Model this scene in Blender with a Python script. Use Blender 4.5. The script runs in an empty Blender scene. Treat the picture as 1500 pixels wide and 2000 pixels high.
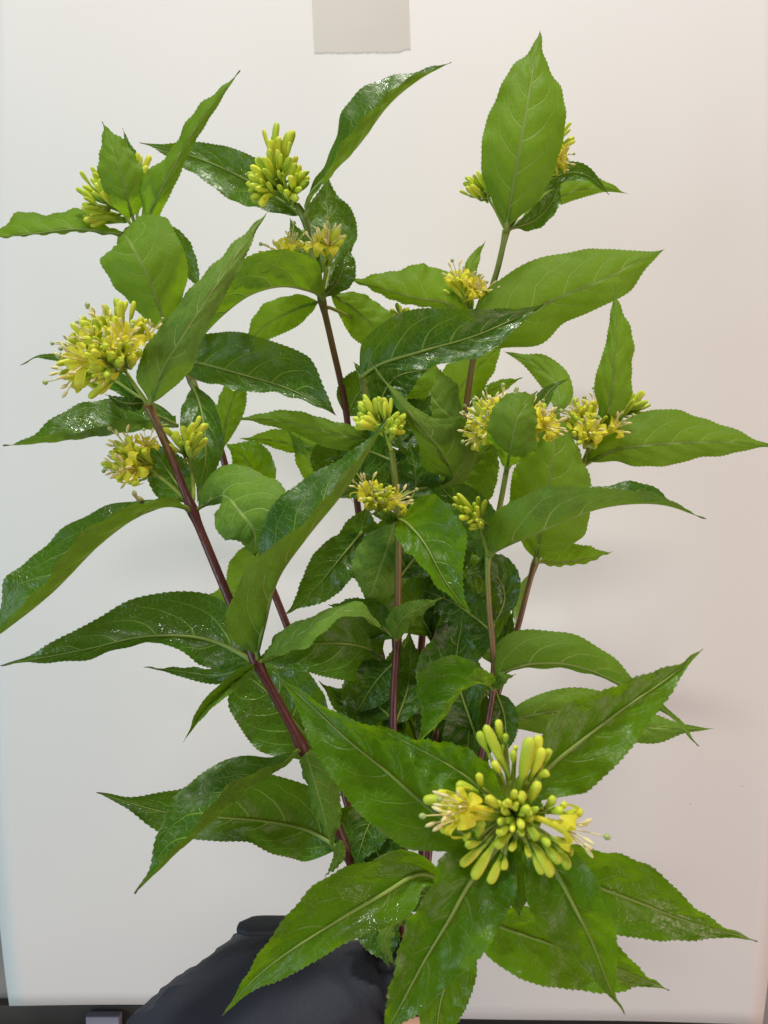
import bpy, math, random
import numpy as np
from mathutils import Vector, Matrix, Quaternion

# ------------------------------------------------------------------ camera
CAM_H = 1.40                      # camera height above the floor, metres
FPX = 1504.0                      # focal length in photograph pixels (1500 x 2000)
D0 = 0.42                         # metres from camera to the middle of the bunch
scene = bpy.context.scene
cam_d = bpy.data.cameras.new('camera'); cam = bpy.data.objects.new('camera', cam_d)
scene.collection.objects.link(cam)
cam.location = (0, 0, CAM_H); cam.rotation_euler = (math.radians(90), 0, 0)
cam_d.sensor_fit = 'HORIZONTAL'; cam_d.sensor_width = 36.0
cam_d.lens = 36.0 * FPX / 1500.0
cam_d.clip_start = 0.01; cam_d.clip_end = 50
cam_d.dof.use_dof = True; cam_d.dof.focus_distance = 0.385; cam_d.dof.aperture_fstop = 34
scene.camera = cam

# ------------------------------------------------------------------ light (indoor room light and one added fill)
world = bpy.data.worlds.new('World'); scene.world = world; world.use_nodes = True
bg = world.node_tree.nodes['Background']
bg.inputs[0].default_value = (0.93, 0.96, 1.0, 1); bg.inputs[1].default_value = 0.07

def lamp(name, loc, target, sx, sy, power, col):
    l = bpy.data.lights.new(name, 'AREA'); l.shape = 'RECTANGLE'; l.size = sx; l.size_y = sy
    l.energy = power; l.color = col
    o = bpy.data.objects.new(name, l); scene.collection.objects.link(o)
    o.location = loc
    o.rotation_euler = (Vector(target) - Vector(loc)).to_track_quat('-Z', 'Y').to_euler()
    return o
lamp('overhead_light', (0.15, 0.02, CAM_H + 2.1), (0, 0.45, CAM_H), 0.5, 0.14, 35.0, (1.0, 0.97, 0.90))
lamp('overhead_light', (-0.30, -1.1, CAM_H + 1.6), (0, 0.5, CAM_H - 0.2), 0.6, 0.12, 14.0, (1.0, 0.97, 0.92))  # added frontal fill above and behind the camera, brightens paper and leaf gloss
lamp('window_light', (-1.5, -0.7, CAM_H - 0.45), (-0.1, 0.6, CAM_H - 0.40), 0.8, 1.3, 16.5, (0.66, 0.90, 1.0))
lamp('warm_room_light', (1.6, -0.7, CAM_H - 0.75), (0.1, 0.6, CAM_H - 0.35), 1.3, 1.3, 21.0, (1.0, 0.72, 0.64))

scene.view_settings.view_transform = 'Standard'; scene.view_settings.look = 'None'
scene.view_settings.exposure = 0.12; scene.view_settings.gamma = 1.0
scene.view_settings.use_curve_mapping = False
scene.render.engine = 'CYCLES'
scene.cycles.max_bounces = 7; scene.cycles.diffuse_bounces = 3; scene.cycles.transmission_bounces = 6
scene.cycles.transparent_max_bounces = 12; scene.cycles.sample_clamp_indirect = 4

col = scene.collection
rng = random.Random(7)

# ------------------------------------------------------------------ helpers
def P(x, y, z=0.0):
    """photo pixel + centimetres toward the camera from the middle of the bunch -> world point"""
    d = D0 - z * 0.01
    return Vector(((x - 750.0) / FPX * d, d, CAM_H + (1000.0 - y) / FPX * d))

def catmull(pts, n):
    p = np.array(pts, float)
    if len(p) == 2: p = np.array([p[0], (p[0] + p[1]) / 2, p[1]])
    q = np.vstack([2 * p[0] - p[1], p, 2 * p[-1] - p[-2]])
    seg = np.linalg.norm(np.diff(q, axis=0), axis=1) ** 0.5 + 1e-9
    kn = np.concatenate([[0], np.cumsum(seg)])
    ts = np.linspace(kn[1], kn[-2], max(n, 400)); out = []
    for t in ts:
        i = min(max(int(np.searchsorted(kn, t, side='right')) - 1, 1), len(q) - 3)
        t0, t1, t2, t3 = kn[i-1:i+3]; a, b, c, d = q[i-1:i+3]
        A1 = (t1-t)/(t1-t0)*a + (t-t0)/(t1-t0)*b; A2 = (t2-t)/(t2-t1)*b + (t-t1)/(t2-t1)*c
        A3 = (t3-t)/(t3-t2)*c + (t-t2)/(t3-t2)*d
        B1 = (t2-t)/(t2-t0)*A1 + (t-t0)/(t2-t0)*A2; B2 = (t3-t)/(t3-t1)*A2 + (t-t1)/(t3-t1)*A3
        out.append((t2-t)/(t2-t1)*B1 + (t-t1)/(t2-t1)*B2)
    out = np.array(out)
    s = np.concatenate([[0], np.cumsum(np.linalg.norm(np.diff(out, axis=0), axis=1))]); s /= s[-1]
    g = np.linspace(0, 1, n)
    return np.stack([np.interp(g, s, out[:, k]) for k in range(out.shape[1])], 1)

def pchip(xs, ys, x):
    xs = np.array(xs, float); ys = np.array(ys, float)
    h = np.diff(xs); dl = np.diff(ys) / h; m = np.zeros(len(xs))
    for i in range(1, len(xs) - 1):
        if dl[i-1] * dl[i] > 0:
            w1 = 2*h[i] + h[i-1]; w2 = h[i] + 2*h[i-1]
            m[i] = (w1 + w2) / (w1/dl[i-1] + w2/dl[i])
    m[0] = dl[0] * 1.6; m[-1] = dl[-1] * 0.6
    i = np.clip(np.searchsorted(xs, x, side='right') - 1, 0, len(xs) - 2)
    t = (x - xs[i]) / h[i]
    return ((1+2*t)*(1-t)**2*ys[i] + t*(1-t)**2*h[i]*m[i] + t*t*(3-2*t)*ys[i+1] + t*t*(t-1)*h[i]*m[i+1])

def link(name, me, parent=None, mats=()):
    o = bpy.data.objects.new(name, me); col.objects.link(o)
    for m in mats: me.materials.append(m)
    if parent is not None: o.parent = parent
    return o

def tag(o, label, cat=None, group=None, kind=None):
    if label: o['label'] = label
    if cat: o['category'] = cat
    if group: o['group'] = group
    if kind: o['kind'] = kind
    return o

def empty(name, loc=(0, 0, 0)):
    o = bpy.data.objects.new(name, None); col.objects.link(o); o.location = loc
    o.empty_display_size = 0.02
    return o

def mesh_from(verts, faces, smooth=True, mi=None, uvs=None, attr=None):
    me = bpy.data.meshes.new('m')
    me.from_pydata([tuple(v) for v in verts], [], faces)
    if smooth: me.polygons.foreach_set('use_smooth', [True] * len(me.polygons))
    if mi is not None: me.polygons.foreach_set('material_index', mi)
    if uvs is not None:
        l = me.uv_layers.new(name='UVMap')
        li = np.empty(len(me.loops), np.int32); me.loops.foreach_get('vertex_index', li)
        l.data.foreach_set('uv', np.asarray(uvs, np.float32)[li].ravel())
    if attr is not None:
        for k, v in attr.items():
            a = me.attributes.new(k, 'FLOAT', 'POINT'); a.data.foreach_set('value', np.asarray(v, np.float32))
    me.update()
    return me

def tube_data(path, radii, seg=8, cap=True):
    path = np.asarray(path, float); n = len(path)
    T = np.gradient(path, axis=0); T /= np.linalg.norm(T, axis=1)[:, None] + 1e-12
    up = np.array([0, 1, 0.13]); verts = []; faces = []
    u = np.cross(T[0], up); u /= np.linalg.norm(u) + 1e-12
    for i in range(n):
        u = u - T[i] * np.dot(u, T[i]); u /= np.linalg.norm(u) + 1e-12
        v = np.cross(T[i], u)
        for k in range(seg):
            a = 2 * math.pi * k / seg
            verts.append(path[i] + radii[i] * (u * math.cos(a) + v * math.sin(a)))
    for i in range(n - 1):
        for k in range(seg):
            a = i*seg + k; b = i*seg + (k+1) % seg
            faces.append((a, b, b + seg, a + seg))
    if cap:
        faces.append(tuple(range(seg))[::-1]); faces.append(tuple((n-1)*seg + k for k in range(seg)))
    return verts, faces

def joined(parts):
    V, F, M = [], [], []
    for v, f, m in parts:
        o = len(V); V += list(v); F += [tuple(i + o for i in q) for q in f]; M += [m] * len(f)
    return V, F, M

# ------------------------------------------------------------------ materials
class NT:
    def __init__(s, name):
        s.m = bpy.data.materials.new(name); s.m.use_nodes = True
        s.t = s.m.node_tree; s.t.nodes.clear()
    def n(s, typ, **kw):
        o = s.t.nodes.new(typ)
        for k, v in kw.items():
            if k.startswith('i_'):
                key = k[2:]; o.inputs[int(key) if key.isdigit() else key.replace('_', ' ')].default_value = v
            else: setattr(o, k, v)
        return o
    def l(s, a, b): s.t.links.new(a, b)
    def math(s, op, a, b=None, c=None, clamp=False):
        o = s.t.nodes.new('ShaderNodeMath'); o.operation = op; o.use_clamp = clamp
        for i, x in enumerate((a, b, c)):
            if x is None: continue
            if isinstance(x, (int, float)): o.inputs[i].default_value = x
            else: s.l(x, o.inputs[i])
        return o.outputs[0]
    def mix(s, f, a, b):
        o = s.t.nodes.new('ShaderNodeMix'); o.data_type = 'RGBA'
        for sock, x in ((o.inputs[0], f), (o.inputs[6], a), (o.inputs[7], b)):
            if isinstance(x, (int, float)): sock.default_value = x
            elif isinstance(x, tuple): sock.default_value = (*x, 1) if len(x) == 3 else x
            else: s.l(x, sock)
        return o.outputs[2]
    def ramp(s, f, lo, hi):
        o = s.t.nodes.new('ShaderNodeMapRange'); o.interpolation_type = 'SMOOTHSTEP'
        s.l(f, o.inputs[0]); o.inputs[1].default_value = lo; o.inputs[2].default_value = hi
        return o.outputs[0]
    def out(s, sh):
        o = s.t.nodes.new('ShaderNodeOutputMaterial'); s.l(sh, o.inputs[0]); return s.m

VEIN_A, VEIN_B, VEIN_N, VEIN_SH = 0.11, 0.27, 7.0, 0.42
def leaf_material(name, wet=0.5, hue=0.0):
    k = NT(name)
    uv = k.n('ShaderNodeUVMap'); sp = k.n('ShaderNodeSeparateXYZ'); k.l(uv.outputs[0], sp.inputs[0])
    u = sp.outputs[0]; v = k.math('MULTIPLY_ADD', sp.outputs[1], 2.0, -1.0)
    a = k.math('ABSOLUTE', v); sg = k.math('SIGN', v)
    geo = k.n('ShaderNodeNewGeometry'); back = geo.outputs['Backfacing']
    oi = k.n('ShaderNodeObjectInfo'); rnd = oi.outputs['Random']
    tc = k.n('ShaderNodeTexCoord')
    nz = k.n('ShaderNodeTexNoise', i_Scale=60.0, i_Detail=3.0); k.l(tc.outputs['Object'], nz.inputs['Vector'])
    wob = k.math('MULTIPLY_ADD', nz.outputs[0], 0.30, -0.15)
    a3 = k.math('POWER', a, 3.0)
    s0 = k.math('MULTIPLY_ADD', a, -VEIN_A, u); s0 = k.math('MULTIPLY_ADD', a3, -VEIN_B, s0)
    s1 = k.math('MULTIPLY_ADD', s0, VEIN_N, wob); s1 = k.math('MULTIPLY_ADD', sg, VEIN_SH * 0.5, s1)
    fr = k.math('FRACT', k.math('ADD', s1, 20.5)); dv = k.math('ABSOLUTE', k.math('SUBTRACT', fr, 0.5))
    vein = k.math('SUBTRACT', 1.0, k.ramp(dv, 0.012, 0.055))
    fade = k.math('SUBTRACT', 1.0, k.ramp(a, 0.72, 0.97))
    vein = k.math('MULTIPLY', vein, fade)
    mid = k.math('SUBTRACT', 1.0, k.ramp(a, 0.015, 0.055))
    # fine net of veinlets
    vo = k.n('ShaderNodeTexVoronoi', feature='DISTANCE_TO_EDGE', i_Scale=330.0); k.l(tc.outputs['Object'], vo.inputs['Vector'])
    net = k.math('SUBTRACT', 1.0, k.ramp(vo.outputs['Distance'], 0.0, 0.10))
    allv = k.math('MAXIMUM', k.math('MAXIMUM', vein, k.math('MULTIPLY', mid, 1.1)), k.math('MULTIPLY', net, 0.22), clamp=True)
    n2 = k.n('ShaderNodeTexNoise', i_Scale=26.0, i_Detail=4.0, i_Roughness=0.6); k.l(tc.outputs['Object'], n2.inputs['Vector'])
    blot = k.ramp(n2.outputs[0], 0.35, 0.68)
    n3 = k.n('ShaderNodeTexNoise', i_Scale=170.0, i_Detail=3.0); k.l(tc.outputs['Object'], n3.inputs['Vector'])
    h = hue
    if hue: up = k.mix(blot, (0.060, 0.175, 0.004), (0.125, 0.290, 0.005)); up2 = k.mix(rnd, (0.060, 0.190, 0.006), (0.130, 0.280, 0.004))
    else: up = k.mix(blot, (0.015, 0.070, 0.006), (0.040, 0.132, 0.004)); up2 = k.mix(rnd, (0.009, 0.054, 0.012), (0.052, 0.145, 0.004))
    up = k.mix(0.45, up, up2)
    up = k.mix(k.math('MULTIPLY', n3.outputs[0], 0.22), up, (0.07, 0.16, 0.01))
    up = k.mix(k.math('MULTIPLY', allv, 0.85), up, (0.22, 0.35, 0.045))
    un = k.mix(blot, (0.095, 0.205, 0.018), (0.145, 0.275, 0.024))
    un = k.mix(k.math('MULTIPLY', rnd, 0.35), un, (0.16, 0.24, 0.06))
    un = k.mix(k.math('MULTIPLY', allv, 0.85), un, (0.36, 0.47, 0.12))
    base = k.mix(back, up, un)
    # brown tip, reddish rim
    tipn = k.math('MULTIPLY_ADD', n3.outputs[0], 0.02, u)
    tip = k.ramp(tipn, 0.972, 1.0)
    base = k.mix(tip, base, (0.10, 0.035, 0.015))
    rim = k.math('MULTIPLY', k.ramp(a, 0.965, 1.0), 0.35)
    base = k.mix(rim, base, (0.17, 0.22, 0.03))
    # small brown specks
    vs = k.n('ShaderNodeTexVoronoi', i_Scale=34.0); k.l(tc.outputs['Object'], vs.inputs['Vector'])
    spk = k.math('SUBTRACT', 1.0, k.ramp(vs.outputs['Distance'], 0.018, 0.05))
    spc = k.n('ShaderNodeSeparateColor'); k.l(vs.outputs['Color'], spc.inputs[0])
    spk = k.math('MULTIPLY', spk, k.ramp(spc.outputs[0], 0.70, 0.76))
    base = k.mix(k.math('MULTIPLY', spk, 0.6), base, (0.16, 0.075, 0.02))
    # wet film with drops, upper side only
    upm = k.math('SUBTRACT', 1.0, back)
    nw = k.n('ShaderNodeTexNoise', i_Scale=48.0, i_Detail=3.0); k.l(tc.outputs['Object'], nw.inputs['Vector'])
    wetm = k.math('MULTIPLY', k.ramp(nw.outputs[0], 0.70 - 0.24*wet, 0.80 - 0.24*wet), upm)
    dr = k.n('ShaderNodeTexVoronoi', i_Scale=420.0, i_Randomness=1.0); k.l(tc.outputs['Object'], dr.inputs['Vector'])
    drop = k.math('SUBTRACT', 1.0, k.ramp(dr.outputs['Distance'], 0.05, 0.42))
    nb = k.n('ShaderNodeTexNoise', i_Scale=520.0, i_Detail=2.0); k.l(tc.outputs['Object'], nb.inputs['Vector'])
    nb2 = k.n('ShaderNodeTexNoise', i_Scale=150.0, i_Detail=2.0, i_Distortion=0.6); k.l(tc.outputs['Object'], nb2.inputs['Vector'])
    hgt = k.math('MULTIPLY', allv, k.math('MULTIPLY_ADD', back, 1.6, -0.8))
    hgt = k.math('MULTIPLY_ADD', nb.outputs[0], 0.08, hgt)
    hgt = k.math('MULTIPLY_ADD', nb2.outputs[0], 0.7, hgt)
    bump = k.n('ShaderNodeBump', i_Strength=0.75, i_Distance=0.0005); k.l(hgt, bump.inputs['Height'])
    wh = k.math('MULTIPLY', k.math('MULTIPLY_ADD', drop, 1.0, k.math('MULTIPLY', nb2.outputs[0], 1.6)), wetm)
    bump2 = k.n('ShaderNodeBump', i_Strength=1.0, i_Distance=0.0005); k.l(wh, bump2.inputs['Height']); k.l(bump.outputs[0], bump2.inputs['Normal'])
    pb = k.n('ShaderNodeBsdfPrincipled'); k.l(base, pb.inputs['Base Color'])
    rough = k.math('MULTIPLY_ADD', back, 0.20, 0.34); k.l(rough, pb.inputs['Roughness'])
    k.l(k.math('MULTIPLY_ADD', back, -0.20, 0.34), pb.inputs['Specular IOR Level'])
    k.l(bump.outputs[0], pb.inputs['Normal'])
    k.l(wetm, pb.inputs['Coat Weight']); pb.inputs['Coat Roughness'].default_value = 0.03
    pb.inputs['Coat IOR'].default_value = 1.4; k.l(bump2.outputs[0], pb.inputs['Coat Normal'])
    tr = k.n('ShaderNodeBsdfTranslucent')
    tcol = k.mix(k.math('MULTIPLY', allv, 0.5), (0.38, 0.64, 0.004), (0.20, 0.34, 0.01))
    tcol = k.mix(tip, tcol, (0.10, 0.035, 0.015))
    k.l(tcol, tr.inputs[0]); k.l(bump.outputs[0], tr.inputs[1])
    mx = k.n('ShaderNodeMixShader'); mx.inputs[0].default_value = 0.42 if hue else 0.18
    k.l(pb.outputs[0], mx.inputs[1]); k.l(tr.outputs[0], mx.inputs[2])
    return k.out(mx.outputs[0])

LEAF = {'wet': leaf_material('leaf_wet', 0.85), 'mid': leaf_material('leaf_damp', 0.45), 'dry': leaf_material('leaf_dry', 0.0),
        'ywet': leaf_material('leaf_young_wet', 0.85, 1.0), 'ymid': leaf_material('leaf_young_damp', 0.5, 1.0), 'ydry': leaf_material('leaf_young', 0.0, 1.0)}

def simple(name, c, rough=0.5, spec=0.4, noise=0.0, scale=200, sss=0.0, bump=0.0, c2=None, transl=None):
    k = NT(name); pb = k.n('ShaderNodeBsdfPrincipled')
    pb.inputs['Roughness'].default_value = rough; pb.inputs['Specular IOR Level'].default_value = spec
    tc = k.n('ShaderNodeTexCoord')
    nz = k.n('ShaderNodeTexNoise', i_Scale=float(scale), i_Detail=4.0); k.l(tc.outputs['Object'], nz.inputs['Vector'])
    c2 = c2 or tuple(x * (1 - noise) for x in c)
    k.l(k.mix(nz.outputs[0], c, c2), pb.inputs['Base Color'])
    if bump:
        b = k.n('ShaderNodeBump', i_Strength=bump, i_Distance=0.0005); k.l(nz.outputs[0], b.inputs['Height']); k.l(b.outputs[0], pb.inputs['Normal'])
    if sss:
        pb.inputs['Subsurface Weight'].default_value = sss; pb.inputs['Subsurface Radius'].default_value = (0.003, 0.002, 0.0006)
        pb.inputs['Subsurface Scale'].default_value = 0.5
    if transl:
        tr = k.n('ShaderNodeBsdfTranslucent'); tr.inputs[0].default_value = (*transl, 1)
        mx = k.n('ShaderNodeMixShader'); mx.inputs[0].default_value = 0.42
        k.l(pb.outputs[0], mx.inputs[1]); k.l(tr.outputs[0], mx.inputs[2]); return k.out(mx.outputs[0])
    return k.out(pb.outputs[0])

def bud_material():
    k = NT('bud'); tc = k.n('ShaderNodeTexCoord'); sp = k.n('ShaderNodeSeparateXYZ'); k.l(tc.outputs['Generated'], sp.inputs[0])
    oi = k.n('ShaderNodeObjectInfo')
    f = k.math('MULTIPLY_ADD', oi.outputs['Random'], 0.75, k.math('MULTIPLY', sp.outputs[2], 0.25), clamp=True)
    c = k.mix(f, (0.38, 0.58, 0.04), (0.92, 0.92, 0.08))
    base = k.mix(k.ramp(sp.outputs[2], 0.10, 0.42), (0.26, 0.42, 0.03), c)
    nz = k.n('ShaderNodeTexNoise', i_Scale=9.0, i_Detail=2.0); k.l(tc.outputs['Generated'], nz.inputs['Vector'])
    base = k.mix(k.math('MULTIPLY', nz.outputs[0], 0.25), base, (0.62, 0.74, 0.06))
    pb = k.n('ShaderNodeBsdfPrincipled'); k.l(base, pb.inputs['Base Color']); pb.inputs['Roughness'].default_value = 0.42
    pb.inputs['Specular IOR Level'].default_value = 0.35
    tr = k.n('ShaderNodeBsdfTranslucent'); tr.inputs[0].default_value = (0.75, 0.85, 0.03, 1)
    mx = k.n('ShaderNodeMixShader'); mx.inputs[0].default_value = 0.18
    k.l(pb.outputs[0], mx.inputs[1]); k.l(tr.outputs[0], mx.inputs[2])
    return k.out(mx.outputs[0])
M_BUD = bud_material()
M_PETAL = simple('petal', (0.93, 0.88, 0.07), 0.45, 0.3, c2=(0.92, 0.84, 0.06), scale=260, transl=(0.92, 0.86, 0.10))
M_FIL = simple('filament', (0.80, 0.70, 0.32), 0.5, 0.3, 0.1)
M_ANTH = simple('anther', (0.92, 0.80, 0.38), 0.6, 0.2, 0.2)
M_STIG = simple('stigma', (0.40, 0.50, 0.16), 0.3, 0.5, 0.1)
M_PED = simple('pedicel', (0.36, 0.48, 0.06), 0.5, 0.3, c2=(0.28, 0.32, 0.05), scale=90)
M_MID = simple('midrib', (0.21, 0.30, 0.055), 0.5, 0.3, c2=(0.27, 0.34, 0.07), scale=60)
def stem_material():
    k = NT('stem_bark'); at = k.n('ShaderNodeAttribute', attribute_name='red')
    tc = k.n('ShaderNodeTexCoord'); nz = k.n('ShaderNodeTexNoise', i_Scale=55.0, i_Detail=5.0); k.l(tc.outputs['Object'], nz.inputs['Vector'])
    f = k.math('MULTIPLY_ADD', nz.outputs[0], 0.5, k.math('SUBTRACT', at.outputs['Fac'], 0.25), clamp=True)
    c1 = k.mix(k.ramp(f, 0.0, 0.5), (0.22, 0.30, 0.04), (0.24, 0.14, 0.04))
    c = k.mix(k.ramp(f, 0.42, 0.95), c1, (0.115, 0.022, 0.020))
    mp = k.n('ShaderNodeMapping'); mp.inputs['Scale'].default_value = (900, 900, 60); k.l(tc.outputs['Object'], mp.inputs[0])
    n2 = k.n('ShaderNodeTexNoise', i_Scale=1.0, i_Detail=2.0); k.l(mp.outputs[0], n2.inputs['Vector'])
    c = k.mix(k.math('MULTIPLY', n2.outputs[0], 0.30), c, (0.13, 0.07, 0.035))
    b = k.n('ShaderNodeBump', i_Strength=0.4, i_Distance=0.0004); k.l(n2.outputs[0], b.inputs['Height'])
    pb = k.n('ShaderNodeBsdfPrincipled'); k.l(c, pb.inputs['Base Color']); pb.inputs['Roughness'].default_value = 0.38; k.l(b.outputs[0], pb.inputs['Normal'])
    return k.out(pb.outputs[0])
M_STEM = stem_material()

# ------------------------------------------------------------------ the setting
def paper_material():
    k = NT('paper'); tc = k.n('ShaderNodeTexCoord')
    n = k.n('ShaderNodeTexNoise', i_Scale=700.0, i_Detail=5.0, i_Roughness=0.7); k.l(tc.outputs['Object'], n.inputs['Vector'])
    n2 = k.n('ShaderNodeTexNoise', i_Scale=5.0, i_Detail=2.0); k.l(tc.outputs['Object'], n2.inputs['Vector'])
    c = k.mix(n2.outputs[0], (0.80, 0.775, 0.745), (0.83, 0.805, 0.775)); c = k.mix(k.math('MULTIPLY', n.outputs[0], 0.22), c, (0.66, 0.64, 0.61))
    v = k.n('ShaderNodeTexVoronoi', i_Scale=24.0); k.l(tc.outputs['Object'], v.inputs['Vector'])
    sc = k.n('ShaderNodeSeparateColor'); k.l(v.outputs['Color'], sc.inputs[0])
    s = k.math('MULTIPLY', k.math('SUBTRACT', 1.0, k.ramp(v.outputs['Distance'], 0.008, 0.022)), k.ramp(sc.outputs[0], 0.86, 0.90))
    c = k.mix(k.math('MULTIPLY', s, 0.5), c, (0.25, 0.22, 0.2))
    b = k.n('ShaderNodeBump', i_Strength=0.15, i_Distance=0.0003); k.l(n.outputs[0], b.inputs['Height'])
    pb = k.n('ShaderNodeBsdfPrincipled'); k.l(c, pb.inputs['Base Color']); pb.inputs['Roughness'].default_value = 0.75
    pb.inputs['Specular IOR Level'].default_value = 0.25; k.l(b.outputs[0], pb.inputs['Normal'])
    return k.out(pb.outputs[0])
M_PAPER = paper_material()
PD = 0.62                                                        # camera to paper
def paper():
    nx, ny = 40, 70; V = []; F = []
    hw = 777.0 / FPX * PD; top = (1000 + 160) / FPX * PD; bot = -(968.0) / FPX * PD * 1.058
    for j in range(ny + 1):
        t = j / ny; z = top + (bot - top) * t
        s = max(0.0, (t - 0.50) / 0.50)
        for i in range(nx + 1):
            u = -1 + 2 * i / nx
            x = u * hw
            yy = PD + 0.036 * s ** 3 + 0.005 * math.sin(2.1 * u + 3 * t) * t * t + 0.0025 * math.sin(5 * u - 2 * t) * t * t
            V.append((x, yy, CAM_H + z - 0.006 * (u + 1) * t))
    for j in range(ny):
        for i in range(nx):
            a = j * (nx + 1) + i; F.append((a, a + nx + 1, a + nx + 2, a + 1))
    o = link('paper_sheet', mesh_from(V, F), None, [M_PAPER])
    m = o.modifiers.new('thick', 'SOLIDIFY'); m.thickness = 0.0005; m.offset = -1
    return tag(o, 'large white paper sheet hanging behind the cut flowering stems', 'paper')
paper()

def box(name, x0, x1, y0, y1, z0, z1, mat, parent=None, bev=0.0):
    V = [(x, y, z) for x in (x0, x1) for y in (y0, y1) for z in (z0, z1)]
    F = [(0, 1, 3, 2), (4, 6, 7, 5), (0, 4, 5, 1), (2, 3, 7, 6), (0, 2, 6, 4), (1, 5, 7, 3)]
    o = link(name, mesh_from(V, F, smooth=False), parent, [mat])
    if bev:
        b = o.modifiers.new('bevel', 'BEVEL'); b.width = bev; b.segments = 2
    return o
M_WALL = simple('wall_paint', (0.27, 0.255, 0.24), 0.7, 0.3, 0.12, 12)
M_DARK = simple('dark_trim', (0.045, 0.038, 0.033), 0.5, 0.4, 0.3, 60)
M_LEDGE = simple('ledge_paint', (0.42, 0.40, 0.36), 0.5, 0.4, 0.12, 40)
WY = 0.715
tag(box('wall', -0.9, 0.9, WY, WY + 0.05, CAM_H - 0.9, CAM_H + 0.8, M_WALL), None, kind='structure')
zt = CAM_H - 948 / FPX * WY
tag(box('skirting', -0.9, 0.32, WY - 0.012, WY - 0.001, zt - 0.028, zt, M_DARK, bev=0.001), None, kind='structure')
tag(box('ledge', -0.9, 0.31, WY - 0.07, WY - 0.001, zt - 0.075, zt - 0.030, M_LEDGE, bev=0.003), None, kind='structure')
xl = (185 - 750) / FPX * WY
o = box('plastic_clip', xl, xl + 0.030, WY - 0.022, WY - 0.0125, zt - 0.0295, zt - 0.004, simple('clip_plastic', (0.30, 0.28, 0.36), 0.4, 0.4, 0.1), bev=0.001)
tag(o, 'small lavender grey plastic clip on the dark strip below the paper', 'clip')

def tape():
    k = NT('tape_film'); tc = k.n('ShaderNodeTexCoord'); n = k.n('ShaderNodeTexNoise', i_Scale=40.0, i_Detail=4.0); k.l(tc.outputs['Object'], n.inputs['Vector'])
    pb = k.n('ShaderNodeBsdfPrincipled'); k.l(k.mix(n.outputs[0], (0.73, 0.69, 0.60), (0.77, 0.72, 0.65)), pb.inputs['Base Color'])
    pb.inputs['Roughness'].default_value = 0.35; pb.inputs['Specular IOR Level'].default_value = 0.4
    tr = k.n('ShaderNodeBsdfTransparent'); mx = k.n('ShaderNodeMixShader'); mx.inputs[0].default_value = 0.55
    k.l(tr.outputs[0], mx.inputs[1]); k.l(pb.outputs[0], mx.inputs[2]); mat = k.out(mx.outputs[0])
    d = PD - 0.0005; r = random.Random(3); n = 40; V = []; F = []
    for i in range(n + 1):
        t = i / n
        xb = 614 + (802 - 614) * t; yb = 103 - 3 * t - 5 * (t > 0.85) * (t - 0.85) / 0.15 + r.uniform(-1.6, 1.6)
        xt = 600 + (792 - 600) * t
        V.append(((xb - 750) / FPX * d, d, CAM_H + (1000 - yb) / FPX * d))
        V.append(((xt - 750) / FPX * d, d, CAM_H + (1000 + 230) / FPX * d))
    for i in range(n): F.append((2*i, 2*i + 2, 2*i + 3, 2*i + 1))
    o = link('tape_strip', mesh_from(V, F, smooth=False), None, [mat])
    m = o.modifiers.new('thick', 'SOLIDIFY'); m.thickness = 0.0001; m.offset = -1
    tag(o, 'translucent beige tape strip with a torn end holding the white paper', 'tape')
tape()

# ------------------------------------------------------------------ stems
STEMS = {}
def stem(key, label, pts, rad, greeny):
    """pts px,py,z ; rad (base, top) cm ; greeny = photo y above which the bark is green"""
    world = [P(*p) for p in pts]
    n = 150
    path = catmull([tuple(w) for w in world], n)
    root = empty('flowering_stem', path[0])
    tag(root, label, 'flowering stem', 'cut flowering stems held in one bunch')
    nodes = [i / (len(pts) - 1) for i in range(len(pts))]
    r = np.linspace(rad[0], rad[1], n) * 0.01
    py = 1000 - (path[:, 2] - CAM_H) / path[:, 1] * FPX
    red = np.clip((py - greeny) / 340.0, 0, 1)
    for ny in {'A': (1460, 1290, 995, 790), 'B': (1285, 583, 425), 'C': (945, 745, 455), 'D': (690, 450), 'E': (1250, 1010), 'F': (1335, 1085), 'G': (1400, 1100, 905)}.get(key, ()):
        c = path[int(np.abs(py - ny).argmin())]; dd = np.linalg.norm(path - c, axis=1); r = r * (1 + 0.42 * np.exp(-(dd / 0.0045) ** 2))
    v, f = tube_data(path - path[0], r, 10)
    o = link('stem', mesh_from(v, f, attr={'red': np.repeat(red, 10)}), root, [M_STEM])
    STEMS[key] = dict(root=root, path=path, r=r, org=path[0])
    return root

def nearest(key, w):
    s = STEMS[key]; d = np.linalg.norm(s['path'] - np.array(w), axis=1); i = int(d.argmin())
    return s['path'][i], d[i], s['r'][i]

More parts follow.
